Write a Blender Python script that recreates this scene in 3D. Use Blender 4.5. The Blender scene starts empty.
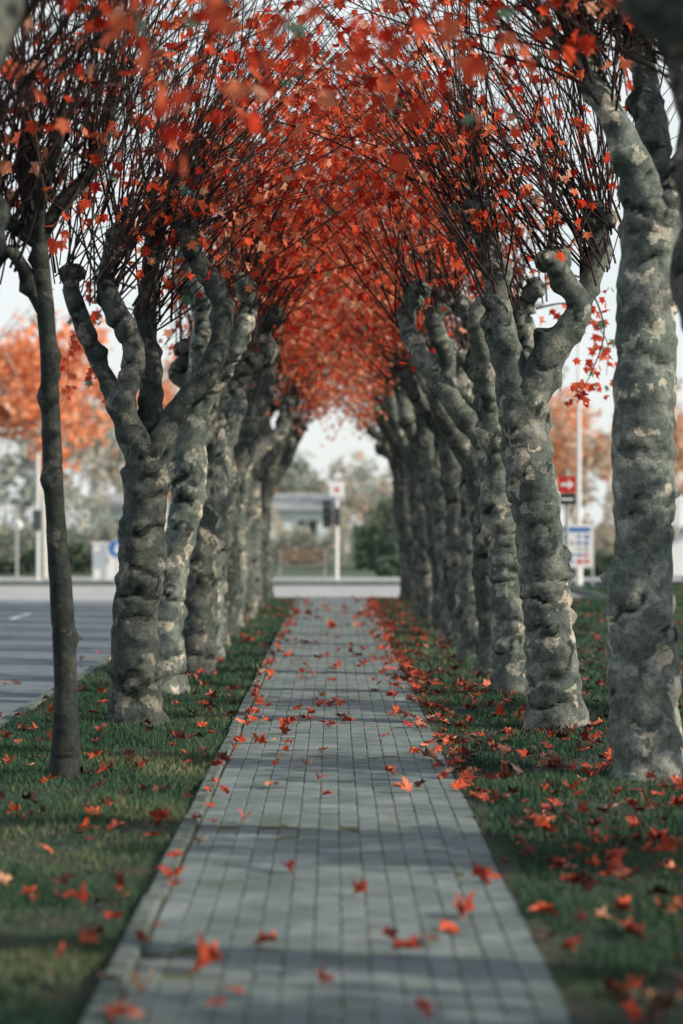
import bpy, math, random
import numpy as np
from mathutils import Vector, noise as mn

rng = np.random.default_rng(11)
random.seed(11)
sc = bpy.context.scene

# ------------------------------------------------------------------ materials
def new_mat(name):
    m = bpy.data.materials.new(name); m.use_nodes = True
    nt = m.node_tree; nt.nodes.clear()
    out = nt.nodes.new('ShaderNodeOutputMaterial')
    return m, nt, out
def N(nt, t, **kw):
    n = nt.nodes.new(t)
    for k, v in kw.items(): setattr(n, k, v)
    return n
def ramp(nt, stops, interp='LINEAR'):
    r = nt.nodes.new('ShaderNodeValToRGB'); cr = r.color_ramp; cr.interpolation = interp
    while len(cr.elements) < len(stops): cr.elements.new(0.5)
    for e, (p, c) in zip(cr.elements, stops):
        e.position = p; e.color = (c[0], c[1], c[2], 1)
    return r
def mixc(nt, a, b, fac, mode='MIX'):
    m = nt.nodes.new('ShaderNodeMix'); m.data_type = 'RGBA'; m.blend_type = mode
    for sock, v in ((6, a), (7, b), (0, fac)):
        if hasattr(v, 'is_output'): nt.links.new(v, m.inputs[sock])
        elif sock == 0: m.inputs[0].default_value = v
        else: m.inputs[sock].default_value = (v[0], v[1], v[2], 1)
    return m.outputs[2]
def noise_t(nt, co, scale, detail=5, rough=0.6, stretch=None):
    if stretch:
        mp = N(nt, 'ShaderNodeMapping'); mp.inputs['Scale'].default_value = stretch
        nt.links.new(co, mp.inputs[0]); co = mp.outputs[0]
    n = N(nt, 'ShaderNodeTexNoise'); n.inputs['Scale'].default_value = scale
    n.inputs['Detail'].default_value = detail; n.inputs['Roughness'].default_value = rough
    nt.links.new(co, n.inputs['Vector']); return n.outputs['Fac']
def geo_pos(nt):
    return N(nt, 'ShaderNodeNewGeometry').outputs['Position']
def attr(nt, name='tint'):
    return N(nt, 'ShaderNodeAttribute', attribute_name=name).outputs['Fac']

def simple(name, col, rough=0.6, metal=0.0, var=0.15, scale=6):
    m, nt, out = new_mat(name)
    b = N(nt, 'ShaderNodeBsdfPrincipled'); b.inputs['Roughness'].default_value = rough
    b.inputs['Metallic'].default_value = metal
    nf = noise_t(nt, geo_pos(nt), scale, 2)
    c = mixc(nt, [x*(1-var) for x in col], [min(1, x*(1+var)) for x in col], nf)
    nt.links.new(c, b.inputs['Base Color']); nt.links.new(b.outputs[0], out.inputs[0])
    return m
def twig_mat():
    m, nt, out = new_mat('twig_bark')
    b = N(nt, 'ShaderNodeBsdfDiffuse'); r = ramp(nt, [(0, (0.03, 0.027, 0.028)), (1, (0.11, 0.08, 0.07))]); nt.links.new(attr(nt), r.inputs[0])
    nt.links.new(r.outputs[0], b.inputs[0]); nt.links.new(b.outputs[0], out.inputs[0]); return m

def bark_mat():
    m, nt, out = new_mat('plane_bark')
    p = geo_pos(nt); t = attr(nt)
    nz = N(nt, 'ShaderNodeTexNoise'); nz.inputs['Scale'].default_value = 9; nz.inputs['Detail'].default_value = 4
    nt.links.new(p, nz.inputs['Vector'])
    va = N(nt, 'ShaderNodeVectorMath', operation='MULTIPLY_ADD'); nt.links.new(nz.outputs['Color'], va.inputs[0])
    va.inputs[1].default_value = (.34, .34, .34); nt.links.new(p, va.inputs[2])
    vo = N(nt, 'ShaderNodeTexVoronoi')
    vo.inputs['Scale'].default_value = 8.0; nt.links.new(va.outputs[0], vo.inputs['Vector'])
    sp = N(nt, 'ShaderNodeSeparateColor'); nt.links.new(vo.outputs['Color'], sp.inputs[0])
    plate = ramp(nt, [(0.0, (0.094, 0.112, 0.108)), (0.3, (0.122, 0.142, 0.134)), (0.58, (0.155, 0.176, 0.165)), (0.78, (0.20, 0.216, 0.20)), (0.90, (0.37, 0.35, 0.305))], 'CONSTANT')
    nt.links.new(sp.outputs[0], plate.inputs[0])
    n2 = noise_t(nt, p, 13, 5, 0.72)
    n3 = noise_t(nt, p, 55, 3, 0.7)
    soft = ramp(nt, [(0.34, (0.42, 0.45, 0.45)), (0.5, (0.9, 0.9, 0.9)), (0.68, (1.3, 1.3, 1.27))]); nt.links.new(n2, soft.inputs[0])
    c = mixc(nt, plate.outputs[0], soft.outputs[0], 1.0, 'MULTIPLY')
    f3 = ramp(nt, [(0.3, (0.7, 0.7, 0.7)), (0.7, (1.22, 1.22, 1.22))]); nt.links.new(n3, f3.inputs[0])
    c = mixc(nt, c, f3.outputs[0], 1.0, 'MULTIPLY')
    n5 = noise_t(nt, p, 2.2, 3, 0.6)
    f5 = ramp(nt, [(0.4, (0.75, 0.82, 0.76)), (0.6, (1.2, 1.14, 1.07))]); nt.links.new(n5, f5.inputs[0])
    c = mixc(nt, c, f5.outputs[0], 1.0, 'MULTIPLY')
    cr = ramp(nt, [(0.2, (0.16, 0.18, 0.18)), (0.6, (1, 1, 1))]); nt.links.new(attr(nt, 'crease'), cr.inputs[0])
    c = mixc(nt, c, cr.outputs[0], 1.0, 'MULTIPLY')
    tv = ramp(nt, [(0, (0.26, 0.28, 0.29)), (1, (1.4, 1.41, 1.41))]); nt.links.new(t, tv.inputs[0])
    c = mixc(nt, c, tv.outputs[0], 1.0, 'MULTIPLY')
    b = N(nt, 'ShaderNodeBsdfPrincipled'); b.inputs['Roughness'].default_value = 0.8
    b.inputs['Specular IOR Level'].default_value = 0.25
    nt.links.new(c, b.inputs['Base Color'])
    add = N(nt, 'ShaderNodeMath', operation='ADD'); nt.links.new(n2, add.inputs[0])
    m3 = N(nt, 'ShaderNodeMath', operation='MULTIPLY'); nt.links.new(n3, m3.inputs[0]); m3.inputs[1].default_value = .3
    nt.links.new(m3.outputs[0], add.inputs[1])
    bp = N(nt, 'ShaderNodeBump'); bp.inputs['Strength'].default_value = 0.6; bp.inputs['Distance'].default_value = 0.02
    nt.links.new(add.outputs[0], bp.inputs['Height']); nt.links.new(bp.outputs[0], b.inputs['Normal'])
    nt.links.new(b.outputs[0], out.inputs[0]); return m

def leaf_mat(name, stops, trans=0.45, rough=0.55, fine=True):
    m, nt, out = new_mat(name)
    r = ramp(nt, stops); nt.links.new(attr(nt), r.inputs[0]); c = r.outputs[0]
    if fine:
        nf = noise_t(nt, geo_pos(nt), 25, 2)
        v = ramp(nt, [(0.3, (0.7, 0.62, 0.6)), (0.7, (1.1, 1.1, 1.1))]); nt.links.new(nf, v.inputs[0])
        c = mixc(nt, c, v.outputs[0], 1.0, 'MULTIPLY')
    if rough < .6:
        b = N(nt, 'ShaderNodeBsdfPrincipled'); b.inputs['Roughness'].default_value = rough
        b.inputs['Specular IOR Level'].default_value = 0.25; nt.links.new(c, b.inputs['Base Color'])
    else:
        b = N(nt, 'ShaderNodeBsdfDiffuse'); nt.links.new(c, b.inputs['Color'])
    if trans > 0:
        tr = N(nt, 'ShaderNodeBsdfTranslucent'); nt.links.new(c, tr.inputs[0])
        mx = N(nt, 'ShaderNodeMixShader'); mx.inputs[0].default_value = trans
        nt.links.new(b.outputs[0], mx.inputs[1]); nt.links.new(tr.outputs[0], mx.inputs[2])
        nt.links.new(mx.outputs[0], out.inputs[0])
    else: nt.links.new(b.outputs[0], out.inputs[0])
    return m

def paver_mat():
    m, nt, out = new_mat('paver_stone')
    p = geo_pos(nt)
    r = ramp(nt, [(0, (0.125, 0.172, 0.178)), (0.5, (0.165, 0.215, 0.22)), (1, (0.215, 0.262, 0.262))]); nt.links.new(attr(nt), r.inputs[0])
    n1 = noise_t(nt, p, 1.7, 5, 0.65)
    st = ramp(nt, [(0.35, (0.56, 0.65, 0.62)), (0.6, (1.08, 1.08, 1.08))]); nt.links.new(n1, st.inputs[0])
    c = mixc(nt, r.outputs[0], st.outputs[0], 1.0, 'MULTIPLY')
    n2 = noise_t(nt, p, 120, 2, 0.7)
    s2 = ramp(nt, [(0.3, (0.7, 0.7, 0.7)), (0.7, (1.2, 1.2, 1.2))]); nt.links.new(n2, s2.inputs[0])
    c = mixc(nt, c, s2.outputs[0], 1.0, 'MULTIPLY')
    n4 = noise_t(nt, p, 4.5, 5, 0.7)
    s4 = ramp(nt, [(0.50, (0, 0, 0)), (0.70, (.65, .65, .65))]); nt.links.new(n4, s4.inputs[0])
    c = mixc(nt, c, (0.095, 0.118, 0.068), s4.outputs[0])
    b = N(nt, 'ShaderNodeBsdfPrincipled'); b.inputs['Roughness'].default_value = 0.6
    nt.links.new(c, b.inputs['Base Color'])
    bp = N(nt, 'ShaderNodeBump'); bp.inputs['Strength'].default_value = 0.4; bp.inputs['Distance'].default_value = 0.004
    nt.links.new(n2, bp.inputs['Height']); nt.links.new(bp.outputs[0], b.inputs['Normal'])
    nt.links.new(b.outputs[0], out.inputs[0]); return m

def ground_mat(name, c1, c2, c3, s1=0.6, s2=9, bump=0.03):
    m, nt, out = new_mat(name)
    p = geo_pos(nt)
    n1 = noise_t(nt, p, s1, 5, 0.65); n2 = noise_t(nt, p, s2, 4, 0.7); n3 = noise_t(nt, p, 70, 3, .7)
    r1 = ramp(nt, [(0.35, c1), (0.62, c2)]); nt.links.new(n1, r1.inputs[0])
    f = ramp(nt, [(0.46, (0, 0, 0)), (0.62, (1, 1, 1))]); nt.links.new(n2, f.inputs[0])
    c = mixc(nt, r1.outputs[0], c3, f.outputs[0])
    r3 = ramp(nt, [(0.3, (0.7, 0.7, 0.7)), (0.7, (1.2, 1.2, 1.2))]); nt.links.new(n3, r3.inputs[0])
    c = mixc(nt, c, r3.outputs[0], 1.0, 'MULTIPLY')
    b = N(nt, 'ShaderNodeBsdfPrincipled'); b.inputs['Roughness'].default_value = 0.85
    b.inputs['Specular IOR Level'].default_value = 0.25
    nt.links.new(c, b.inputs['Base Color'])
    bp = N(nt, 'ShaderNodeBump'); bp.inputs['Strength'].default_value = 0.6; bp.inputs['Distance'].default_value = bump
    nt.links.new(n3, bp.inputs['Height']); nt.links.new(bp.outputs[0], b.inputs['Normal'])
    nt.links.new(b.outputs[0], out.inputs[0]); return m

M_bark = bark_mat()
M_twig = twig_mat()
M_leaf = leaf_mat('autumn_leaf', [(0, (0.20, 0.014, 0.010)), (0.3, (0.56, 0.038, 0.022)), (0.55, (0.80, 0.115, 0.05)), (0.78, (0.88, 0.27, 0.14)), (0.93, (0.90, 0.50, 0.33)), (0.97, (0.20, 0.32, 0.22)), (1, (0.16, 0.28, 0.20))], 0.5, .7, False)
M_fallen = leaf_mat('fallen_leaf', [(0, (0.05, 0.025, 0.02)), (0.3, (0.15, 0.05, 0.03)), (0.55, (0.40, 0.05, 0.025)), (0.8, (0.62, 0.11, 0.04)), (1, (0.60, 0.36, 0.22))], 0.0, .5)
M_grass = leaf_mat('grass_blade', [(0, (0.025, 0.060, 0.044)), (0.5, (0.052, 0.108, 0.064)), (0.85, (0.11, 0.16, 0.085)), (1, (0.23, 0.21, 0.13))], 0.0, .8, False)
M_lawn = ground_mat('lawn_soil', (0.022, 0.046, 0.035), (0.040, 0.072, 0.047), (0.062, 0.052, 0.04), .8, 2.2, .02)
M_soil = ground_mat('bare_soil', (0.045, 0.042, 0.033), (0.07, 0.065, 0.05), (0.03, 0.055, 0.035), 2, 9, .01)
M_terrain = ground_mat('terrain_grass', (0.07, 0.11, 0.08), (0.10, 0.15, 0.095), (0.11, 0.12, 0.08), .08, .6, .02)
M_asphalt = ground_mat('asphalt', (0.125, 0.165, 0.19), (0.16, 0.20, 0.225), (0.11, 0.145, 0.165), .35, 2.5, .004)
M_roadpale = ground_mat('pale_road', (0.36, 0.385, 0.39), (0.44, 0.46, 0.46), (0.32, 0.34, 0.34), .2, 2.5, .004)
M_joint = ground_mat('mossy_joint', (0.05, 0.065, 0.04), (0.11, 0.13, 0.055), (0.04, 0.045, 0.03), 2, 20, .003)
M_kerb = ground_mat('kerb_concrete', (0.10, 0.135, 0.13), (0.165, 0.20, 0.19), (0.055, 0.08, 0.055), 2.5, 8, .005)
M_paver = paver_mat()
M_white = simple('white_paint', (0.78, 0.79, 0.78), .5, var=.06)
M_marking = simple('road_paint', (0.6, 0.6, 0.58), .7, var=.2, scale=20)
M_black = simple('black_plastic', (0.02, 0.022, 0.024), .5)
M_red = simple('red_enamel', (0.55, 0.03, 0.025), .4)
M_blue = simple('blue_enamel', (0.03, 0.16, 0.42), .4)
M_steel = simple('galvanised_steel', (0.45, 0.47, 0.48), .45, .6)
M_wall = simple('rendered_wall', (0.70, 0.76, 0.76), .85, var=.08, scale=1.5)
M_roof = simple('roof_tile', (0.30, 0.32, 0.32), .8, var=.25, scale=5)
M_glass = simple('window_glass', (0.08, 0.10, 0.11), .1)
M_wood = simple('bench_wood', (0.20, 0.14, 0.09), .7, var=.3)
M_tyre = simple('tyre_rubber', (0.02, 0.02, 0.02), .8)
M_brick = simple('red_brick', (0.28, 0.14, 0.11), .85, var=.25, scale=8)
M_hedge = leaf_mat('hedge_leaf', [(0, (0.05, 0.09, 0.07)), (0.6, (0.11, 0.16, 0.11)), (1, (0.21, 0.26, 0.18))], 0, .7, False)
M_hazed = leaf_mat('hazed_foliage', [(0, (0.25, 0.31, 0.28)), (0.3, (0.44, 0.46, 0.39)), (0.55, (0.64, 0.50, 0.38)), (0.8, (0.84, 0.42, 0.24)), (1, (0.86, 0.31, 0.14))], .3, .7, False)  # autumn and green tones, paled in the colour to stand in for distance haze
M_palebark = simple('pale_bark', (0.54, 0.55, 0.52), .85, var=.3, scale=5)

# ------------------------------------------------------------------ mesh builder
def build(name, parts, mats, parent=None, loc=(0, 0, 0)):
    V = []; T = []; C = []; VI = []; LS = []; MI = []; SM = []; off = 0; lo = 0
    for part in parts:
        v, f, mat, smooth, tint = part[:5]
        v = np.asarray(v, dtype=np.float32).reshape(-1, 3); f = np.asarray(f, dtype=np.int32)
        if len(f) == 0: continue
        V.append(v)
        T.append(np.full(len(v), tint, dtype=np.float32) if np.isscalar(tint) else np.asarray(tint, dtype=np.float32))
        C.append(np.asarray(part[5], dtype=np.float32) if len(part) > 5 else np.ones(len(v), dtype=np.float32))
        k = f.shape[1]; VI.append((f+off).ravel()); LS.append(lo+np.arange(len(f))*k)
        lo += len(f)*k; MI.append(np.full(len(f), mat)); SM.append(np.full(len(f), smooth)); off += len(v)
    V = np.concatenate(V); T = np.concatenate(T); C = np.concatenate(C); VI = np.concatenate(VI); LS = np.concatenate(LS)
    MI = np.concatenate(MI); SM = np.concatenate(SM)
    me = bpy.data.meshes.new(name)
    me.vertices.add(len(V)); me.loops.add(len(VI)); me.polygons.add(len(LS))
    me.vertices.foreach_set('co', V.ravel()); me.loops.foreach_set('vertex_index', VI.astype(np.int32))
    me.polygons.foreach_set('loop_start', LS.astype(np.int32))
    for m in mats: me.materials.append(m)
    me.polygons.foreach_set('material_index', MI.astype(np.int32))
    me.polygons.foreach_set('use_smooth', SM.astype(bool))
    me.update(calc_edges=True); me.validate()
    a = me.attributes.new('tint', 'FLOAT', 'POINT'); a.data.foreach_set('value', T)
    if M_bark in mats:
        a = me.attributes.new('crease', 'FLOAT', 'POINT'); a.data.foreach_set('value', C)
    ob = bpy.data.objects.new(name, me); sc.collection.objects.link(ob); ob.location = loc
    if parent: ob.parent = parent
    return ob
def empty(name):
    e = bpy.data.objects.new(name, None); sc.collection.objects.link(e); return e
def box(cx, cy, cz, sx, sy, sz, mat=0, tint=.5, bev=0.0):
    x, y, z = sx/2, sy/2, sz/2
    if bev <= 0:
        v = [(-x, -y, -z), (x, -y, -z), (x, y, -z), (-x, y, -z), (-x, -y, z), (x, -y, z), (x, y, z), (-x, y, z)]
        f = [(0, 3, 2, 1), (4, 5, 6, 7), (0, 1, 5, 4), (1, 2, 6, 5), (2, 3, 7, 6), (3, 0, 4, 7)]
    else:
        b = bev
        v = [(-x, -y, -z), (x, -y, -z), (x, y, -z), (-x, y, -z), (-x, -y, z-b), (x, -y, z-b), (x, y, z-b), (-x, y, z-b),
             (-x+b, -y+b, z), (x-b, -y+b, z), (x-b, y-b, z), (-x+b, y-b, z)]
        f = [(0, 3, 2, 1), (8, 9, 10, 11), (0, 1, 5, 4), (1, 2, 6, 5), (2, 3, 7, 6), (3, 0, 4, 7), (4, 5, 9, 8), (5, 6, 10, 9), (6, 7, 11, 10), (7, 4, 8, 11)]
    return (np.array(v)+np.array([cx, cy, cz]), f, mat, False, tint)

def catmull(P, R, step):
    P = np.array(P, float); R = np.array(R, float)
    A = np.vstack([2*P[0]-P[1], P, 2*P[-1]-P[-2]]); Ra = np.concatenate([[R[0]], R, [R[-1]]])
    out = []; ro = []
    for i in range(1, len(A)-2):
        n = max(2, int(np.linalg.norm(A[i+1]-A[i])/step))
        t = np.linspace(0, 1, n, endpoint=False)[:, None]
        p0, p1, p2, p3 = A[i-1], A[i], A[i+1], A[i+2]
        out.append(.5*((2*p1)+(-p0+p2)*t+(2*p0-5*p1+4*p2-p3)*t**2+(-p0+3*p1-3*p2+p3)*t**3))
        s = t[:, 0]; s = s*s*(3-2*s); ro.append(Ra[i]*(1-s)+Ra[i+1]*s)
    out.append(A[-2][None]); ro.append([Ra[-2]])
    return np.vstack(out), np.concatenate(ro)
def grid_faces(n, k):
    i = np.arange(n-1)[:, None]*k; j = np.arange(k)[None]; j2 = (j+1) % k
    return np.stack([i+j, i+j2, i+k+j2, i+k+j], -1).reshape(-1, 4)
def tube(P, R, sides=12, step=.2, mat=0, tint=.5, gnarl=0.0, burls=0, seed=0, flare=False):
    P, R = catmull(P, R, step); n = len(P)
    T = np.gradient(P, axis=0); T /= np.linalg.norm(T, axis=1)[:, None]+1e-9
    nx = np.cross(T[0], [0, 1, 0.01]); nx /= np.linalg.norm(nx); Ns = [nx]
    for i in range(1, n):
        v = Ns[-1]-T[i]*np.dot(Ns[-1], T[i]); Ns.append(v/np.linalg.norm(v))
    Ns = np.array(Ns); B = np.cross(T, Ns)
    a = np.linspace(0, 2*np.pi, sides, endpoint=False)
    rad = np.cos(a)[None, :, None]*Ns[:, None]+np.sin(a)[None, :, None]*B[:, None]
    RR = np.repeat(R[:, None], sides, 1).copy(); CR = np.ones_like(RR)
    if flare:
        z = P[:, 2]-P[0, 2]
        RR *= (1+.30*np.exp(-z/.16)[:, None]*(1+.35*np.sin(a*5+seed)[None]))
    if gnarl > 0:
        base = P[:, None]+rad*R[:, None, None]
        o = seed*13.7
        L = np.concatenate([[0], np.cumsum(np.linalg.norm(np.diff(P, axis=0), axis=1))])
        for i in range(n):
            wl = .9*mn.noise((o, L[i]*1.7, 3.3))
            for j in range(sides):
                x, y, z = base[i, j]
                w = mn.noise((x*1.8+o, y*1.8, z*1.8))
                w2 = mn.noise((x*6+o, y*6+5, z*8))
                ph = L[i]*7.0+w*2.0+.6*w2+wl*1.6
                sn = abs(math.sin(math.pi*ph*.5))
                am = min(1.4, max(.0, .45+2.0*mn.noise((x*3+o, y*3+9, z*2.2))))
                ring = 1-(1-min(1, sn*1.8))**2
                RR[i, j] += gnarl*R[i]*(.19*w+.14*w2+.19*(ring-.8)*am)
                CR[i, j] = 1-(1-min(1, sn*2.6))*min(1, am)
        r_ = np.random.default_rng(seed+5)
        for b in range(burls):
            i = r_.integers(2, n-2); j = r_.integers(sides)
            c = base[i, j]; s = r_.uniform(.025, .07); h = s*r_.uniform(.45, 1.0)
            d2 = ((base-c)**2).sum(-1); RR += h*np.exp(-d2/(s*s))*(R[:, None] > 0.03)
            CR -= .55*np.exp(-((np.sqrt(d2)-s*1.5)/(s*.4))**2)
    V = P[:, None]+rad*RR[..., None]
    return (V.reshape(-1, 3), grid_faces(n, sides), mat, True, tint, np.clip(CR, 0, 1).ravel())
def cyl(x, y, z0, z1, r, mat, sides=12, r2=None):
    a = np.linspace(0, 2*np.pi, sides, endpoint=False); r2 = r if r2 is None else r2
    v = [(x+r*math.cos(t), y+r*math.sin(t), z0) for t in a]+[(x+r2*math.cos(t), y+r2*math.sin(t), z1) for t in a]
    return [(v, grid_faces(2, sides), mat, True, .5), (v, [list(range(sides, 2*sides))], mat, False, .5), (v, [list(range(sides))[::-1]], mat, False, .5)]
def disc_y(x, y, z, r, th, mat, sides=24):
    a = np.linspace(0, 2*np.pi, sides, endpoint=False)
    v = [(x+r*math.cos(t), y, z+r*math.sin(t)) for t in a]+[(x+r*math.cos(t), y+th, z+r*math.sin(t)) for t in a]
    return [(v, grid_faces(2, sides), mat, True, .5), (v, [list(range(sides))], mat, False, .5), (v, [list(range(sides, 2*sides))[::-1]], mat, False, .5)]
def shoots_mesh(P, R, mat, tint=.5, k=3):
    S, n, _ = P.shape
    T = P[:, -1]-P[:, 0]; T /= np.linalg.norm(T, axis=1)[:, None]+1e-9
    A = np.cross(T, np.array([0.3, 1, .2])); A /= np.linalg.norm(A, axis=1)[:, None]+1e-9
    B = np.cross(T, A); a = np.arange(k)*2*np.pi/k
    rad = np.cos(a)[None, :, None]*A[:, None]+np.sin(a)[None, :, None]*B[:, None]
    V = P[:, :, None]+rad[:, None]*R[:, :, None, None]
    f = grid_faces(n, k)[None]+(np.arange(S)*n*k)[:, None, None]
    tn = np.repeat(np.random.default_rng(S).random(S), n*k)
    return (V.reshape(-1, 3), f.reshape(-1, 4), mat, True, tn)
def leaf_template(detail=1):
    if detail: o = [(0, 1.0), (9, .74), (22, .66), (27, .50), (38, .68), (52, .95), (60, .66), (72, .58), (80, .42), (98, .52), (112, .68), (125, .42), (155, .40)]
    else: o = [(0, 1.0), (25, .5), (52, .92), (80, .42), (110, .66), (155, .38)]
    pts = [(math.radians(d), r) for d, r in o]+[(math.pi, .22)]+[(-math.radians(d), r) for d, r in reversed(o[1:])]
    v = [(0, 0.0, 0)]+[(r*math.sin(t), r*math.cos(t), 0) for t, r in pts]
    n = len(pts)
    f = [(0, 1+(i+1) % n, 1+i) for i in range(n)]
    b = len(v); v += [(-.015, -.2, 0), (.015, -.2, 0), (.05, -.95, -.1)]
    f.append((b, b+1, b+2))
    return np.array(v, float), np.array(f)
LT1 = leaf_template(1); LT0 = leaf_template(0)
def euler_mats(yaw, pitch, roll):
    cy, sy, cp, sp, cr, sr = np.cos(yaw), np.sin(yaw), np.cos(pitch), np.sin(pitch), np.cos(roll), np.sin(roll)
    z = np.zeros_like(yaw); o = np.ones_like(yaw)
    Rz = np.stack([np.stack([cy, -sy, z], -1), np.stack([sy, cy, z], -1), np.stack([z, z, o], -1)], -2)
    Rx = np.stack([np.stack([o, z, z], -1), np.stack([z, cp, -sp], -1), np.stack([z, sp, cp], -1)], -2)
    Ry = np.stack([np.stack([cr, z, sr], -1), np.stack([z, o, z], -1), np.stack([-sr, z, cr], -1)], -2)
    return Rz@Rx@Ry
def leaves_mesh(pos, size, yaw, pitch, roll, tint, mat, tmpl=LT1, curl=.35, crumple=0.0):
    v, f = tmpl; M = len(pos); r_ = np.random.default_rng(M)
    c = r_.uniform(-.2, 1, M)*curl
    t = np.repeat(v[None], M, 0).copy()
    r2 = (v[:, 0]**2)[None]
    t[:, :, 2] += c[:, None]*(np.abs(v[:, 0])[None]*.9+r2*.6)-c[:, None]*.5*(v[:, 1]**2)[None]
    if crumple > 0:
        t[:, :, 2] += r_.normal(0, crumple, t.shape[:2])*np.linalg.norm(v, axis=1)[None]
        t[:, :, 0] *= r_.uniform(.55, 1, M)[:, None]
        t[:, :, :2] *= (1+r_.normal(0, .08, t.shape[:2]))[:, :, None]
    t *= size[:, None, None]
    Rm = euler_mats(yaw, pitch, roll)
    V = np.einsum('mij,mkj->mki', Rm, t)+pos[:, None]
    F = f[None]+(np.arange(M)*len(v))[:, None, None]
    return (V.reshape(-1, 3), F.reshape(-1, 3), mat, False, np.repeat(tint, len(v)))

# ------------------------------------------------------------------ plane trees
def knuckle(p, r, seed, tint):
    p = np.array(p, float); r_ = np.random.default_rng(seed)
    out = []
    for q in range(5):
        d = r_.normal(0, 1, 3); d[2] = abs(d[2])*.7; d /= np.linalg.norm(d)
        e = p+d*r*1.1
        out.append(tube([p-d*r*.3, p+d*r*.5, e, e+d*r*.35], [r*.7, r*.85, r*.55, r*.05], 12, .03, 0, tint, .8, 2, seed+q))
    return out
def grow(parts, knobs, n_shoots, inward, nleaf, seed, length=(1.8, 3.8), lean=.36, tmpl=LT1, droop=0.0, lmu=.56, lsz=(.05, .095), walk=True, spread=.40):
    r_ = np.random.default_rng(seed)
    K = np.array(knobs); idx = r_.integers(0, len(K), n_shoots)
    S = n_shoots; n = 7
    d = np.stack([inward*(lean+r_.normal(0, .38, S)), r_.normal(0, spread, S), np.abs(r_.normal(1.0, .3, S))], -1)
    d /= np.linalg.norm(d, axis=1)[:, None]
    p = K[idx]+r_.normal(0, .08, (S, 3)); L = r_.uniform(length[0], length[1], S)
    P = [p]; bend = np.stack([inward*r_.uniform(-.03, .06, S), r_.normal(0, .04, S), r_.uniform(-.03, .06, S)-droop], -1)
    for i in range(n-1):
        d = d+bend+r_.normal(0, .07, (S, 3)); d /= np.linalg.norm(d, axis=1)[:, None]
        p = p+d*(L/(n-1))[:, None]; P.append(p)
    P = np.stack(P, 1)
    R0 = r_.uniform(.006, .014, S); R = R0[:, None]*np.linspace(1, .28, n)[None]
    parts.append(shoots_mesh(P, R, 1))
    W = int(S*2.6); si = r_.integers(0, S, W); ii = r_.integers(1, n-1, W)
    q = P[si, ii]; base = P[si, ii]-P[si, ii-1]; base /= np.linalg.norm(base, axis=1)[:, None]
    dd = base+r_.normal(0, .6, (W, 3)); dd /= np.linalg.norm(dd, axis=1)[:, None]
    tl = r_.uniform(.25, .95, W); Q = [q]
    for s in range(3):
        dd = dd+r_.normal(0, .12, (W, 3))+np.array([0, 0, -.06]); q = q+dd*(tl/3)[:, None]; Q.append(q)
    Q = np.stack(Q, 1); parts.append(shoots_mesh(Q, np.repeat(np.array([[.0045, .0038, .003, .0018]]), W, 0), 1))
    if nleaf > 0:
        wt = np.exp(-np.abs(Q[:, 3, 0])/1.5)*np.exp(-np.maximum(0, Q[:, 3, 2]-6.0)/2.2) if walk else np.ones(W)
        wi = r_.choice(W, nleaf, p=wt/wt.sum()); seg = r_.integers(1, 4, nleaf)
        pos = Q[wi, seg]+r_.normal(0, .12, (nleaf, 3)); pos[:, 2] -= .05
        m = len(pos); sz = r_.uniform(lsz[0], lsz[1], m)
        tint = np.clip(r_.normal(lmu, .2, m), 0.05, .92); g = r_.random(m) < .012; tint[g] = 1
        parts.append(leaves_mesh(pos, sz, r_.uniform(0, 6.28, m), r_.normal(-1.1, .6, m), r_.normal(0, .6, m), tint, 2, tmpl, .5))

def plane_tree(x, y, trunk, arms, r0, tint, seed, n_sh=150, nleaf=500, side=None, sides=30, knob_r=.10, **kw):
    side = (1 if x < 0 else -1) if side is None else side
    P = [(x+a, y+b, z-.03 if z == 0 else z) for a, b, z in trunk]
    R = np.linspace(r0, r0*.84, len(P)); R[-1] = r0*.9
    st = .024 if 14 < y < 26 else (.035 if 10 < y < 34 else .06)
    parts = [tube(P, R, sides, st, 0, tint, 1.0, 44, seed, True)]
    knobs = []
    for ai, arm in enumerate(arms):
        AP = [P[-1]]+[(x+a[0], y+a[1], a[2]) for a in arm]
        AP[0] = tuple(np.array(P[-1])*.6+np.array(P[-2])*.4) if abs(P[-1][2]-P[-2][2]) < .7 else (P[-1][0], P[-1][1], P[-1][2]-.18)
        AR = [r0*.72]+[a[3]*.86 for a in arm]
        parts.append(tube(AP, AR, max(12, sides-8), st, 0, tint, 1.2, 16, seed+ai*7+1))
        knobs.append(AP[-1]); parts += knuckle(AP[-1], knob_r, seed*3+ai, tint)
        if len(AP) > 3 and ai % 2 == 0: knobs.append(AP[-2])
    grow(parts, knobs, n_sh, side, nleaf, seed+100, tmpl=LT1 if 7 < y < 26 else LT0, **kw)
    return build('plane_tree', parts, [M_bark, M_twig, M_leaf])

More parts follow.
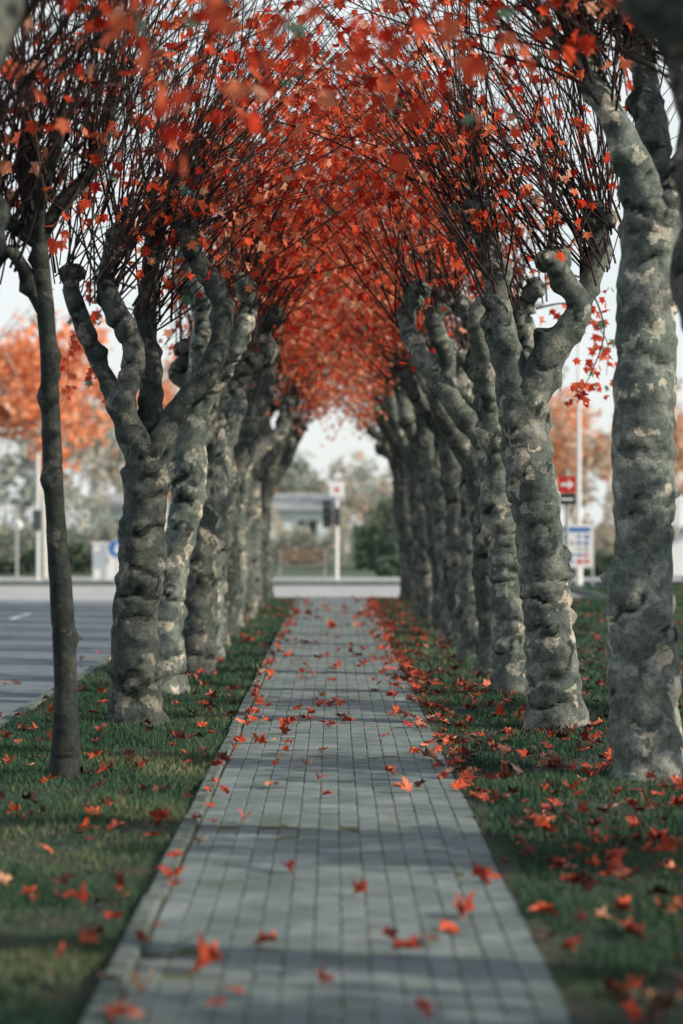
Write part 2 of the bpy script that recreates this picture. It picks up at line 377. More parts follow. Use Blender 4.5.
def rand_tree(x, y, seed, reach_s=1.0, **kw):
    r_ = np.random.default_rng(seed); s = 1 if x < 0 else -1
    h = r_.uniform(2.4, 3.1); lean = s*r_.uniform(.0, .30); dy = r_.normal(0, .08)
    tr = [(0, 0, 0), (lean*.15+r_.normal(0, .04), dy*.3, h*.33), (lean*.5+r_.normal(0, .04), dy*.6, h*.66), (lean, dy, h)]
    arms = []
    na = r_.integers(3, 5)
    for a in range(na):
        ang = a*2*math.pi/na+r_.uniform(-.5, .5); ux, uy = math.cos(ang)*.8+s*.25, math.sin(ang)*reach_s
        reach = r_.uniform(.35, .75); top = r_.uniform(3.7, 4.7)
        q = []
        for t, rr in ((.3, .12), (.6, .105), (.85, .095), (1, .095)):
            rad = reach*math.sin(min(1, t*1.2)*1.5)
            q.append((lean+ux*rad+r_.normal(0, .10), dy+uy*rad+r_.normal(0, .08), h+(top-h)*t+r_.normal(0, .03), rr*r_.uniform(.9, 1.15)))
        arms.append(q)
    return plane_tree(x, y, tr, arms, r_.uniform(.165, .205), kw.pop('tint', r_.uniform(.2, 1)), seed, **kw)

plane_tree(-1.69, 20.9, [(0, 0, 0), (-.03, 0, .7), (.04, 0, 1.5), (.11, 0, 2.39)],
           [[(-.12, -.05, 2.69, .13), (-.02, -.1, 3.2, .11), (-.26, -.08, 3.73, .10), (-.19, 0, 4.2, .09)],
            [(.33, -.05, 2.65, .13), (.63, -.08, 3.04, .12), (.75, -.1, 3.56, .115), (.48, -.05, 4.05, .10), (.42, 0, 4.25, .09)],
            [(.1, .25, 2.9, .12), (.05, .4, 3.5, .10), (.12, .35, 4.3, .09)],
            [(-.3, .25, 3.0, .10), (-.58, .35, 3.65, .09), (-.62, .4, 3.9, .08)]], .215, .26, 21, n_sh=160, nleaf=720, knob_r=.09)
plane_tree(1.89, 20.5, [(0, 0, 0), (-.06, 0, .8), (-.16, 0, 1.7), (-.30, 0, 2.85)],
           [[(-.46, -.05, 3.3, .14), (-.50, -.08, 3.7, .12), (-.66, 0, 4.35, .10)],
            [(-.08, -.1, 3.15, .15), (.18, -.12, 3.5, .13), (-.03, -.12, 3.92, .12)],
            [(.1, .2, 3.3, .12), (.35, .25, 3.9, .10), (.4, .2, 4.3, .09)]], .225, .66, 31, n_sh=160, nleaf=660, knob_r=.12)
plane_tree(2.14, 16.4, [(0, 0, 0), (-.04, 0, 1.0), (-.03, 0, 2.0), (-.02, 0, 3.0), (.04, 0, 3.85)],
           [[(-.12, -.1, 4.15, .12), (-.34, -.15, 4.6, .10), (-.45, 0, 4.9, .09)],
            [(.3, -.05, 4.2, .14), (.5, 0, 4.8, .11)], [(.05, .2, 4.3, .13), (0, .3, 5.0, .1)]],
           .225, 1.0, 41, n_sh=190, nleaf=560, knob_r=.10, lean=.42)
def slender():
    x, y = -1.80, 16.3; parts = []
    P = [(x, y, -.03), (x-.01, y, .9), (x-.08, y, 1.9), (x-.12, y, 2.9), (x-.18, y, 3.6)]
    parts.append(tube(P, [.092, .078, .068, .06, .055], 20, .035, 0, .0, .45, 8, 77, True))
    K = []
    for i, arm in enumerate([[(-.3, 0, 3.75, .05), (-.55, -.1, 3.85, .04), (-.85, -.1, 4.3, .03)], [(.05, 0, 3.85, .05), (.3, .05, 4.15, .04), (.42, 0, 4.6, .03)],
                             [(-.2, .1, 4.1, .045), (-.15, .1, 4.7, .03)], [(-.05, -.15, 3.9, .035), (.1, -.3, 4.3, .03)], [(-.28, 0, 3.55, .04), (-.5, .1, 3.3, .03), (-.8, .1, 3.45, .02)]]):
        AP = [P[-1] if i < 4 else (x-.13, y, 3.1)]+[(x-.1+a[0], y+a[1], a[2]) for a in arm]
        parts.append(tube(AP, [.048]+[a[3] for a in arm], 10, .05, 0, .0, .7, 3, 80+i)); K += AP[1:]
    grow(parts, K, 180, 1, 340, 305, (1.0, 2.6), .15, walk=False)
    build('young_plane_tree', parts, [M_bark, M_twig, M_leaf])
slender()
ld = [24.5, 27.8, 31.0, 34.2, 37.3, 40.4, 43.5, 46.6, 49.7, 52.6, 55.4]
tl = [.85, .3, .95, .45, .2, .75, .35, .6, .3, .5, .3]
for i, d in enumerate(ld):
    rand_tree(-1.67+rng.normal(0, .06), d, 50+i, n_sh=68, nleaf=920, tint=tl[i], sides=26 if d < 32 else 16, lmu=.58+.024*i, lsz=(.045, .095))
rd = [24.2, 27.4, 30.6, 33.8, 37.0, 40.2, 43.4, 46.5, 49.6, 52.6, 55.2]
tr_ = [.85, .45, .8, .4, .7, .35, .6, .3, .5, .3, .4]
for i, d in enumerate(rd):
    rand_tree(1.80+rng.normal(0, .06), d, 90+i, n_sh=68, nleaf=920, tint=tr_[i], sides=26 if d < 32 else 16, lmu=.58+.024*i, lsz=(.045, .095))
for i, (x, d) in enumerate([(-2.3, 12.6), (-1.95, 8.9), (2.40, 12.6), (2.0, 8.8), (-1.95, 5.1), (2.0, 5.0), (-1.95, 1.2), (2.0, 1.2)]):
    rand_tree(x, d, 130+i, n_sh=120 if d > 10 else 50, nleaf=600 if d > 6 else 200, tint=.5, sides=18, droop=.02)
# unseen low pollards added out of frame to shade the path, gaps for sun bands
for i, (x, d) in enumerate([(8.0, .9), (8.2, 5.4), (8.0, 9.9), (8.2, 14.4), (8.1, 20.2)]):
    rand_tree(x, d, 160+i, reach_s=.6, n_sh=60, nleaf=420, tint=.6, sides=12, side=[1, -1][i % 2], lean=.1, lsz=(.08, .13), walk=False, length=(.4, 1.1), spread=.4)

def droop_branch(P, seed, nl, sz=(.055, .09)):
    r_ = np.random.default_rng(seed)
    C, R = catmull(P, np.linspace(.014, .003, len(P)), .08)
    parts = [tube(P, np.linspace(.014, .003, len(P)), 5, .08, 0, .5)]
    n = nl; i = r_.integers(int(len(C)*.35), len(C), n)
    pos = C[i]+r_.normal(0, .10, (n, 3)); pos[:, 2] -= .04
    tint = np.clip(r_.normal(.52, .15, n), .2, .9); tint[r_.random(n) < .1] = 1
    parts.append(leaves_mesh(pos, r_.uniform(sz[0], sz[1], n), r_.uniform(0, 6.28, n), r_.normal(-1.1, .5, n), r_.normal(0, .5, n), tint, 1, LT1, .5))
    return parts
pp = []
pp += droop_branch([(-1.75, 8.9, 4.2), (-1.2, 8.7, 4.1), (-.75, 8.5, 3.6), (-.55, 8.4, 3.15), (-.56, 8.4, 2.98)], 1, 21)
pp += droop_branch([(-1.75, 8.9, 4.2), (-1.1, 9.3, 4.3), (-.5, 9.4, 4.0), (-.28, 9.4, 3.5), (-.22, 9.4, 3.32)], 2, 30)
pp += droop_branch([(1.85, 8.8, 4.2), (1.0, 8.9, 4.4), (.4, 9.0, 4.0), (.2, 9.0, 3.4), (.18, 9.0, 3.18)], 3, 24)
pp += droop_branch([(1.85, 8.8, 4.2), (1.3, 9.1, 4.3), (.8, 9.2, 4.0), (.5, 9.2, 3.65)], 4, 18)
pp += droop_branch([(-1.75, 8.9, 4.2), (-.9, 9.2, 4.35), (-.3, 9.3, 4.0), (0, 9.3, 3.6)], 13, 24)
pp += droop_branch([(-2.0, 12.6, 4.3), (-1.2, 12.4, 4.7), (-.6, 12.2, 4.3), (-.4, 12.2, 3.9)], 6, 30)
pp += droop_branch([(-2.0, 12.6, 4.3), (-1.5, 12.4, 4.7), (-1.1, 12.2, 4.5), (-.95, 12.2, 4.05)], 14, 26)
pp += droop_branch([(1.9, 12.6, 4.3), (1.1, 12.4, 4.7), (.5, 12.2, 4.3), (.3, 12.2, 3.75)], 7, 30)
pp += droop_branch([(1.9, 12.6, 4.3), (1.2, 12.4, 4.6), (.85, 12.2, 4.2), (.75, 12.2, 3.8)], 8, 20)
pp += droop_branch([(2.1, 24.2, 4.1), (2.5, 24.4, 4.2), (2.75, 24.5, 3.7), (2.6, 24.5, 3.2), (2.5, 24.5, 3.05)], 9, 60, (.05, .085))
pp += droop_branch([(2.1, 27.4, 4.1), (2.7, 27.4, 4.2), (3.1, 27.4, 3.8), (3.1, 27.4, 3.4)], 10, 50, (.05, .085))
pp += droop_branch([(-2.0, 24.5, 4.1), (-2.4, 24.6, 4.2), (-2.6, 24.6, 3.8), (-2.4, 24.6, 3.3), (-2.3, 24.6, 3.1)], 11, 60, (.05, .085))
pp += droop_branch([(-2.0, 27.8, 4.1), (-2.6, 27.8, 4.2), (-3.0, 27.8, 3.8), (-3.05, 27.8, 3.3)], 12, 50, (.05, .085))
build('overhanging_branch', pp, [M_twig, M_leaf])

# ------------------------------------------------------------------ ground & lawn
def hgt(x, y):
    return .012*np.sin(x*2.1+.7*y)+.010*np.sin(x*.9-y*1.7+1)+.006*np.sin(5*x+3.1*y)-.015
def sheet(name, x0, x1, y0, y1, nx, ny, mat, z=None, flat=True):
    xs = np.linspace(x0, x1, nx+1); ys = np.linspace(y0, y1, ny+1)
    X, Y = np.meshgrid(xs, ys); Z = np.full_like(X, z) if flat else hgt(X, Y)
    v = np.stack([X, Y, Z], -1).reshape(-1, 3); i = np.arange(ny)[:, None]*(nx+1); j = np.arange(nx)[None]
    f = np.stack([i+j, i+j+1, i+nx+2+j, i+nx+1+j], -1).reshape(-1, 4)
    return build(name, [(v, f, 0, True, .5)], [mat])
ZR = -.13
sheet('ground', -1500, 1500, -600, 2400, 4, 4, M_terrain, ZR-.004)
sheet('road', -9.6, -2.92, -40, 57, 2, 10, M_asphalt, ZR)
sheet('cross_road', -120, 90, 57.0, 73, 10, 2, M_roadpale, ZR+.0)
sheet('lawn', .83, 6.5, -12, 56.8, 60, 400, M_lawn, flat=False)
sheet('lawn', 6.5, 60, -12, 68, 60, 80, M_lawn, flat=False)
sheet('grass_verge', -2.80, -.86, -12, 56.8, 24, 400, M_lawn, flat=False)
sheet('grass_verge', -60, -9.75, -40, 56.8, 40, 60, M_lawn, flat=False)
def kerb_line(name, segs, w=.12, h=.13, top=.005):
    parts = []
    for (xa, ya, xb, yb) in segs:
        L = math.hypot(xb-xa, yb-ya); n = max(1, int(L/1.0)); ux, uy = (xb-xa)/L, (yb-ya)/L
        for i in range(n):
            c = (i+.5)/n; cx = xa+(xb-xa)*c; cy = ya+(yb-ya)*c
            sl = L/n-.01
            sx, sy = (sl, w) if abs(ux) > .5 else (w, sl)
            parts.append(box(cx, cy, top-h/2-.02+rng.normal(0, .002), sx, sy, h+.04, 0, rng.random(), .012))
    return build(name, parts, [M_kerb])
kerb_line('road_kerb', [(-2.86, -12, -2.86, 56.8), (-9.68, -40, -9.68, 56.8), (-2.8, 56.9, 6.4, 56.9), (6.56, 57.0, 6.56, 68), (6.6, 68.08, 60, 68.08), (-60, 56.9, -9.8, 56.9)])
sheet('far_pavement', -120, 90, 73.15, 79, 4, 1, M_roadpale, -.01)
kerb_line('road_kerb', [(-60, 73.07, 60, 73.07)])
mk = []
for y in np.arange(2, 56, 9.0): mk.append(([(-6.32, y, 0), (-6.2, y, 0), (-6.2, y+3, 0), (-6.32, y+3, 0)], [(0, 1, 2, 3)], 0, False, .5))
mk.append(([(-9.3, 55.8, 0), (-3.2, 55.8, 0), (-3.2, 56.1, 0), (-9.3, 56.1, 0)], [(0, 1, 2, 3)], 0, False, .5))
build('road_marking', mk, [M_marking], loc=(0, 0, ZR+.004))

X0, X1 = -.757, .822
nc = 14; cw = (X1-X0)/nc; rl = .14
rows = int((56.8+1)/rl)
cols_i, rows_i = np.meshgrid(np.arange(nc), np.arange(rows)); ci = cols_i.ravel(); ri = rows_i.ravel()
cx = X0+(ci+.5)*cw; cy = -1+(ri+.5)*rl
hx = cw/2-.0026; hy = rl/2-.005; b = .005
tz = rng.normal(0, .0014, len(cx))+.005*np.sin(cy*1.3+cx*2)+.003*np.sin(cy*3.1-cx)
tilt = rng.normal(0, .010, (len(cx), 2))
base = np.array([(-hx, -hy, -.02), (hx, -hy, -.02), (hx, hy, -.02), (-hx, hy, -.02), (-hx, -hy, -.004), (hx, -hy, -.004), (hx, hy, -.004), (-hx, hy, -.004), (-hx+b, -hy+b, 0), (hx-b, -hy+b, 0), (hx-b, hy-b, 0), (-hx+b, hy-b, 0)])
V = np.repeat(base[None], len(cx), 0).copy()
V[:, :, 2] += tz[:, None]+tilt[:, 0:1]*base[None, :, 0]+tilt[:, 1:2]*base[None, :, 1]
V[:, :, 0] += cx[:, None]+rng.normal(0, .0015, len(cx))[:, None]; V[:, :, 1] += cy[:, None]+rng.normal(0, .002, len(cx))[:, None]
bf = np.array([(8, 9, 10, 11), (0, 1, 5, 4), (1, 2, 6, 5), (2, 3, 7, 6), (3, 0, 4, 7), (4, 5, 9, 8), (5, 6, 10, 9), (6, 7, 11, 10), (7, 4, 8, 11)])
F = (bf[None]+(np.arange(len(cx))*12)[:, None, None]).reshape(-1, 4)
tt = np.clip(rng.normal(.5, .24, len(cx)), 0, 1)
build('brick_path', [(V.reshape(-1, 3), F, 0, False, np.repeat(tt, 12)),
     ([(X0-.01, -1, -.0085), (X1+.01, -1, -.0085), (X1+.01, 56.8, -.0085), (X0-.01, 56.8, -.0085)], [(0, 1, 2, 3)], 1, False, .5)], [M_paver, M_joint])
ed = []
y = -1.0
while y < 56.7:
    ed.append(box(-.812+rng.normal(0, .005), y+.5, -.028+rng.normal(0, .005), .088, .985, .12, 0, .5, .012)); y += 1.0
build('path_edging', ed, [M_kerb])
sheet('soil_strip', .822, .93, -1, 56.8, 3, 200, M_soil, 0.001)

# ------------------------------------------------------------------ grass blades
def blades(n, x0, x1, y0, y1, w, h0, h1, dens=None):
    x = rng.uniform(x0, x1, n); y = rng.uniform(y0, y1, n)
    cl = .5+.5*np.sin(x*3.1+1.3*np.sin(y*1.7))*np.sin(y*2.3+1.1*np.sin(x*2.2))
    cl = np.clip(cl+.25*np.sin(x*9+2*np.sin(y*5))*np.sin(y*7.3), 0, 1)
    k = rng.random(n) < (.18+.82*cl)
    if dens is not None: k &= rng.random(n) < dens(x, y)
    x, y, cl = x[k], y[k], cl[k]; n = len(x)
    z = np.maximum(hgt(x, y), np.where((x > .8) & (x < .94), 0, -1))-.004; a = rng.uniform(0, 6.28, n); h = rng.uniform(h0, h1, n)*(.55+.7*cl)
    l = rng.uniform(0, .9, n)*h; la = rng.uniform(0, 6.28, n)
    ww = w*rng.uniform(.6, 1.3, n)
    A = np.stack([x-np.cos(a)*ww, y-np.sin(a)*ww, z], -1); B = np.stack([x+np.cos(a)*ww, y+np.sin(a)*ww, z], -1)
    C = np.stack([x+np.cos(la)*l, y+np.sin(la)*l, z+h], -1)
    V = np.stack([A, B, C], 1).reshape(-1, 3); F = np.arange(3*n).reshape(-1, 3)
    patch = .48+.3*np.sin(x*1.1+y*.7)*np.cos(y*.9-x*.4)+.12*np.sin(x*4+y*2.6)
    t = np.clip(patch+rng.normal(0, .2, n), 0, 1)
    return (V, F, 0, False, np.repeat(t, 3))
dr = lambda x, y: np.clip((x-.83+.05*np.sin(y*3)+.04*np.sin(y*7.3))/.18+.2, .15, 1)
gp = [blades(100000, .825, 3.0, 6, 13, .0035, .025, .065, dr), blades(72000, -2.78, -.85, 6, 13, .0035, .025, .065),
      blades(125000, .825, 5.0, 13, 26, .0055, .03, .07, dr), blades(85000, -2.78, -.85, 13, 26, .0055, .03, .075),
      blades(90000, .825, 9.5, 26, 56, .012, .03, .08, dr), blades(30000, -2.78, -.85, 26, 56, .012, .03, .08),
      blades(22000, 6.6, 14, 50, 67, .025, .03, .08)]
build('grass', gp, [M_grass])

def fallen(x, y, z, lo=.05, hi=.1, mu=.6, sd=.22, curl=.6):
    n = len(x)
    return leaves_mesh(np.stack([x, y, z], -1), rng.uniform(lo, hi, n), rng.uniform(0, 6.28, n), rng.normal(0, .35, n), rng.normal(0, .35, n), np.clip(rng.normal(mu, sd, n), 0, 1), 0, LT1, curl, .12)
parts = []
n = 46; y = 8.3+rng.random(n)*13.7; x = rng.uniform(X0, X1, n); parts.append(fallen(x, y, np.full(n, .03), .06, .105, .70, .18, 1.1))
n = 130; y = rng.uniform(20, 56, n); x = rng.uniform(X0, X1, n); parts.append(fallen(x, y, np.full(n, .028), .06, .11, .62, .2, 1.0))
n = 380; y = rng.uniform(15, 56, n); x = X1+.12-np.abs(rng.normal(0, .15, n)); parts.append(fallen(x, y, np.full(n, .024), .05, .095, .5, .24))
n = 110; y = rng.uniform(8, 56, n); x = X0+np.abs(rng.normal(0, .08, n))-.06; parts.append(fallen(x, y, np.full(n, .04), .05, .09, .5, .22))
n = 700; y = rng.uniform(6.5, 26, n); x = .85+np.abs(rng.normal(0, 1.7, n)); parts.append(fallen(x, y, hgt(x, y)+.035, .05, .1, .36, .27, .9))
n = 700; y = rng.uniform(24, 56, n); x = .85+np.abs(rng.normal(0, 1.5, n)); parts.append(fallen(x, y, hgt(x, y)+.045, .05, .1, .38, .24))
n = 400; y = rng.uniform(26, 66, n); x = rng.uniform(2, 14, n); k = (x > 6.7) | (y < 56.5); x, y = x[k], y[k]; parts.append(fallen(x, y, hgt(x, y)+.05, .06, .1, .45, .22))
n = 240; y = rng.uniform(6.5, 26, n); x = -.9-rng.random(n)*1.9; parts.append(fallen(x, y, hgt(x, y)+.035, .05, .1, .40, .28, .9))
n = 110; y = rng.uniform(26, 56, n); x = -.9-rng.random(n)*1.9; parts.append(fallen(x, y, hgt(x, y)+.05, .05, .1, .5, .25))
n = 30; y = rng.uniform(10, 55, n); x = -3-np.abs(rng.normal(0, .8, n)); parts.append(fallen(x, y, np.full(n, ZR+.025), .05, .1, .5, .25))
n = 900; y = rng.uniform(50, 56.5, n); x = -9.8-np.abs(rng.normal(0, 2.5, n)); parts.append(fallen(x, y, hgt(x, y)+.05+rng.random(n)*.1, .07, .11, .78, .15))
build('fallen_leaves', parts, [M_fallen])

# ------------------------------------------------------------------ background vegetation
def crown(cx, cy, cz, rx, rz, n, size, mu, sd, seed):
    r_ = np.random.default_rng(seed)
    nb = 24; bd = r_.normal(0, 1, (nb, 3)); bd /= np.linalg.norm(bd, axis=1)[:, None]
    bc = bd*r_.uniform(.25, .9, nb)[:, None]*np.array([rx, rx, rz]); br = r_.uniform(.18, .40, nb)*rx
    i = r_.integers(0, nb, n); d = r_.normal(0, 1, (n, 3)); d /= np.linalg.norm(d, axis=1)[:, None]
    p = bc[i]+d*(br[i]*r_.uniform(.3, 1.2, n))[:, None]+np.array([cx, cy, cz])
    t = np.clip(mu+r_.normal(0, sd, n)+(r_.normal(0, .1, nb))[i], 0, 1)
    return leaves_mesh(p, size*r_.uniform(.6, 1.3, n), r_.uniform(0, 6.28, n), r_.uniform(-1.5, 1.5, n), r_.uniform(-1.5, 1.5, n), t, 1, LT0, .4)
def far_tree_parts(x, y, h, rx, n, size, mu, sd, seed, tr=.16, cz=.62, rz=.38):
    r_ = np.random.default_rng(seed); pts = []
    z0 = ZR; top = h*.85
    pts.append(tube([(x, y, z0), (x+r_.normal(0, .1), y, h*.3), (x+r_.normal(0, .3), y, h*.6), (x+r_.normal(0, .4), y, top)], [tr, tr*.8, tr*.5, tr*.15], 8, .6, 0, .5))
    for k in range(9):
        zz = h*r_.uniform(.25, .7); a = r_.uniform(0, 6.28); L = rx*r_.uniform(.5, 1)
        pts.append(tube([(x, y, zz), (x+math.cos(a)*L*.5, y+math.sin(a)*L*.5, zz+L*.4), (x+math.cos(a)*L, y+math.sin(a)*L, zz+L*.9)], [tr*.4, tr*.25, tr*.08], 5, .6, 0, .5))
    pts.append(crown(x, y, h*cz, rx, h*rz, n, size, mu, sd, seed)); return pts
for i, (x, y, h, rx, mu, nl) in enumerate([(-9.6, 80.5, 9.6, 2.8, .86, 2900), (-12.6, 82, 10.5, 3.2, .86, 3000), (-6.2, 88, 8.5, 2.2, .8, 1900), (-16.5, 81, 9, 3.5, .84, 2800), (8.6, 96, 8.0, 2.6, .70, 1600), (13.5, 99, 8.5, 3.0, .66, 2000)]):
    build('autumn_tree', far_tree_parts(x, y, h, rx, nl, .17, mu, .18, 400+i, cz=.62, rz=.32), [M_palebark, M_hazed])
pts = []
k = 0
for x0, x1, st, ya, yb in ((-28, 30, 1.7, 112, 150), (-50, 55, 4.5, 150, 190)):
    x = x0
    while x < x1:
        xx = x+rng.normal(0, .6); yy = rng.uniform(ya, yb); h = rng.uniform(7, 15)
        if abs(xx) < 5: h *= .6; yy += 22
        mu = .25 if x < -4 else (.25 if x < 5 else .5)
        pts += far_tree_parts(xx, yy, h, rng.uniform(1.8, 3.0), 460, .28, mu+rng.normal(0, .12), .16, 500+k, .13, .55, .45)
        x += st; k += 1
build('distant_trees', pts, [M_palebark, M_hazed])
def hedge(name, x0, x1, y, d, h, seed, n, mat=M_hedge, lo=0, hi=1):
    r_ = np.random.default_rng(seed)
    px = r_.uniform(x0, x1, n)
    hh = h*(.75+.25*np.sin(px*1.3+seed)+.15*np.sin(px*3.7))
    p = np.stack([px, y+r_.uniform(-d/2, d/2, n), ZR+r_.random(n)**.7*hh], -1)
    prt = [leaves_mesh(p, r_.uniform(.07, .16, n), r_.uniform(0, 6.28, n), r_.uniform(-1.5, 1.5, n), r_.uniform(-1.5, 1.5, n), r_.uniform(lo, hi, n), 0, LT0, .4),
           box((x0+x1)/2, y, ZR+h*.2, x1-x0-.2, d*.5, h*.4, 0, .1)]
    build(name, prt, [mat])
hedge('hedge', 1.5, 24, 82, 1.2, .95, 1, 12000)
hedge('hedge', -22, -4.5, 92, 1.4, 1.1, 2, 9000)
hedge('shrubs', -24, -3.0, 102, 3, 3.6, 3, 10000, M_hazed, .0, .45)
hedge('shrubs', .9, 2.6, 98, 2, 2.6, 5, 1500, M_hedge, .5, 1)
hedge('shrubs', -3.1, .7, 112, 2, 2.7, 6, 1700, M_hazed, .0, .6)
hedge('shrubs', 3.2, 26, 104, 3, 3.0, 4, 9000, M_hazed, .1, .7)

# ------------------------------------------------------------------ street furniture
def signal():
    x, y = .12, 75.0
    e = empty('traffic_light')
    build('pole', cyl(x, y, -.01, 3.0, .055, 0, 12), [M_white], e)
    h = [box(x-.30, y-.05, 2.05, .27, .22, .85, 0, .5, .03), box(x-.12, y, 2.3, .2, .05, .05, 0), box(x-.12, y, 1.8, .2, .05, .05, 0)]
    for k, z in enumerate((2.32, 2.05, 1.78)):
        h += disc_y(x-.30, y-.175, z, .095, .015, 1); h.append(box(x-.30, y-.22, z+.11, .21, .12, .015, 0))
    build('signal_head', h, [M_black, M_glass], e)
    h = [box(x+.0, y-.2, 1.95, .2, .16, .55, 0, .5, .02)]+disc_y(x, y-.29, 2.08, .07, .01, 1)+disc_y(x, y-.29, 1.84, .07, .01, 1)
    build('pedestrian_signal', h, [M_black, M_glass], e)
    s = [box(x, y-.08, 2.82, .46, .02, .46, 0)]; v = [(x-.11, y-.094, 2.73), (x+.11, y-.094, 2.73), (x, y-.094, 2.92)]
    s.append((v, [(0, 1, 2)], 1, False, .5)); build('sign_plate', s, [M_white, M_red], e)
signal()
def signal2():
    x, y = -9.05, 74.2
    e = empty('traffic_light')
    build('pole', cyl(x, y, -.01, 3.9, .045, 0, 12), [M_white], e)
    h = [box(x-.02, y-.16, 1.85, .24, .2, .62, 0, .5, .03)]+disc_y(x-.02, y-.27, 2.02, .08, .01, 1)+disc_y(x-.02, y-.27, 1.85, .08, .01, 1)+disc_y(x-.02, y-.27, 1.68, .08, .01, 1)
    build('signal_head', h, [M_black, M_glass], e)
signal2()
def globe():
    x, y = -9.75, 74.6; e = empty('globe_street_lamp')
    build('post', cyl(x, y, -.01, 1.55, .045, 0, 10), [M_steel], e)
    bpy.ops.mesh.primitive_uv_sphere_add(segments=20, ring_count=12, radius=.17, location=(x, y, 1.7)); o = bpy.context.object; o.name = 'globe'; o.data.materials.append(M_white); o.parent = e
    for q in o.data.polygons: q.use_smooth = True
globe()
def cabinet():
    x, y = -6.95, 74.4; e = empty('utility_cabinet')
    build('body', [box(x, y, .55, .85, .45, 1.1, 0, .5, .03), box(x, y, 1.13, .93, .53, .06, 0, .5, .02), box(x-.2, y-.232, .55, .36, .015, .95, 0), box(x+.2, y-.232, .55, .36, .015, .95, 0), box(x+.05, y-.245, .6, .03, .02, .12, 1)], [M_white, M_black], e)
    e2 = empty('traffic_sign')
    build('post', cyl(x+.35, y-.4, -.01, 1.35, .03, 0, 10), [M_steel], e2)
    s = disc_y(x+.35, y-.46, .98, .27, .015, 0)+disc_y(x+.35, y-.452, .98, .285, .008, 1)
    ax, ay, az = x+.35, y-.464, .98
    s.append(([(ax-.04, ay, az+.15), (ax+.04, ay, az+.15), (ax+.04, ay, az-.02), (ax-.04, ay, az-.02)], [(0, 1, 2, 3)], 1, False, .5))
    s.append(([(ax-.12, ay, az-.02), (ax+.12, ay, az-.02), (ax, ay, az-.17)], [(0, 1, 2)], 1, False, .5))
    build('plate', s, [M_blue, M_white], e2)
cabinet()
def board():
    x, y = 6.75, 67.2; e = empty('notice_board')
    build('posts', cyl(x-.46, y, -.02, 1.85, .04, 0, 10)+cyl(x+.46, y, -.02, 1.85, .04, 0, 10), [M_steel], e)
    p = [box(x, y-.06, 1.12, .92, .05, 1.2, 0, .5, .01)]
    yy = y-.088
    def r(xa, xb, za, zb, m): p.append(([(x+xa, yy, za), (x+xb, yy, za), (x+xb, yy, zb), (x+xa, yy, zb)], [(0, 1, 2, 3)], m, False, .5))
    r(-.40, .40, 1.50, 1.64, 1)
    r_ = np.random.default_rng(4)
    for i in range(5):
        for j in range(4):
            m = r_.choice([1, 2, 3, 0, 1]); xa = -.40+j*.2; za = .60+i*.17
            r(xa+.015, xa+.12+r_.uniform(0, .06), za+.02+r_.uniform(0, .04), za+.14, int(m))
    build('panel', p, [M_white, M_blue, M_red, M_steel], e)
board()
def sign_r():
    x, y = 4.45, 46.0; e = empty('direction_sign')
    build('post', cyl(x, y, -.02, 2.75, .035, 0, 10), [M_steel], e)
    p = [box(x, y-.05, 2.47, .34, .02, .32, 0), box(x, y-.05, 2.19, .34, .02, .2, 2)]
    yy = y-.063
    p.append(([(x-.12, yy, 2.44), (x+.02, yy, 2.44), (x+.02, yy, 2.50), (x-.12, yy, 2.50)], [(0, 1, 2, 3)], 1, False, .5))
    p.append(([(x+.02, yy, 2.37), (x+.13, yy, 2.47), (x+.02, yy, 2.57)], [(0, 1, 2)], 1, False, .5))
    p.append(([(x-.12, yy, 2.17), (x+.12, yy, 2.17), (x+.12, yy, 2.21), (x-.12, yy, 2.21)], [(0, 1, 2, 3)], 1, False, .5))
    build('plate', p, [M_red, M_white, M_black], e)
sign_r()
def lamp():
    x, y = 7.0, 68.8; e = empty('street_lamp')
    build('column', cyl(x, y, ZR, 1.0, .10, 0, 12)+cyl(x, y, 1.0, 7.6, .07, 0, 12, .04), [M_white], e)
    build('arm', [tube([(x, y, 7.5), (x-.2, y-.1, 7.8), (x-1.1, y-.2, 7.95)], [.04, .035, .03], 8, .2, 0)], [M_white], e)
    build('lantern', [box(x-1.3, y-.22, 7.95, .6, .25, .12, 0, .5, .04), box(x-1.3, y-.22, 7.88, .5, .2, .03, 1)], [M_steel, M_glass], e)
lamp()
def bench(x, y):
    e = empty('park_bench')
    build('seat', [box(x, y-.12+i*.12, .46, 1.7, .09, .035, 0, .5, .008) for i in range(4)], [M_wood], e)
    build('backrest', [box(x, y+.3+i*.02, .62+i*.13, 1.7, .03, .09, 0) for i in range(3)], [M_wood], e)
    lg = []
    for s in (-.7, .7): lg += [box(x+s, y-.1, .22, .05, .05, .45, 0), box(x+s, y+.27, .44, .05, .05, .9, 0), box(x+s, y+.08, .42, .045, .4, .04, 0)]
    build('legs', lg, [M_steel], e)
bench(-.95, 75.6)
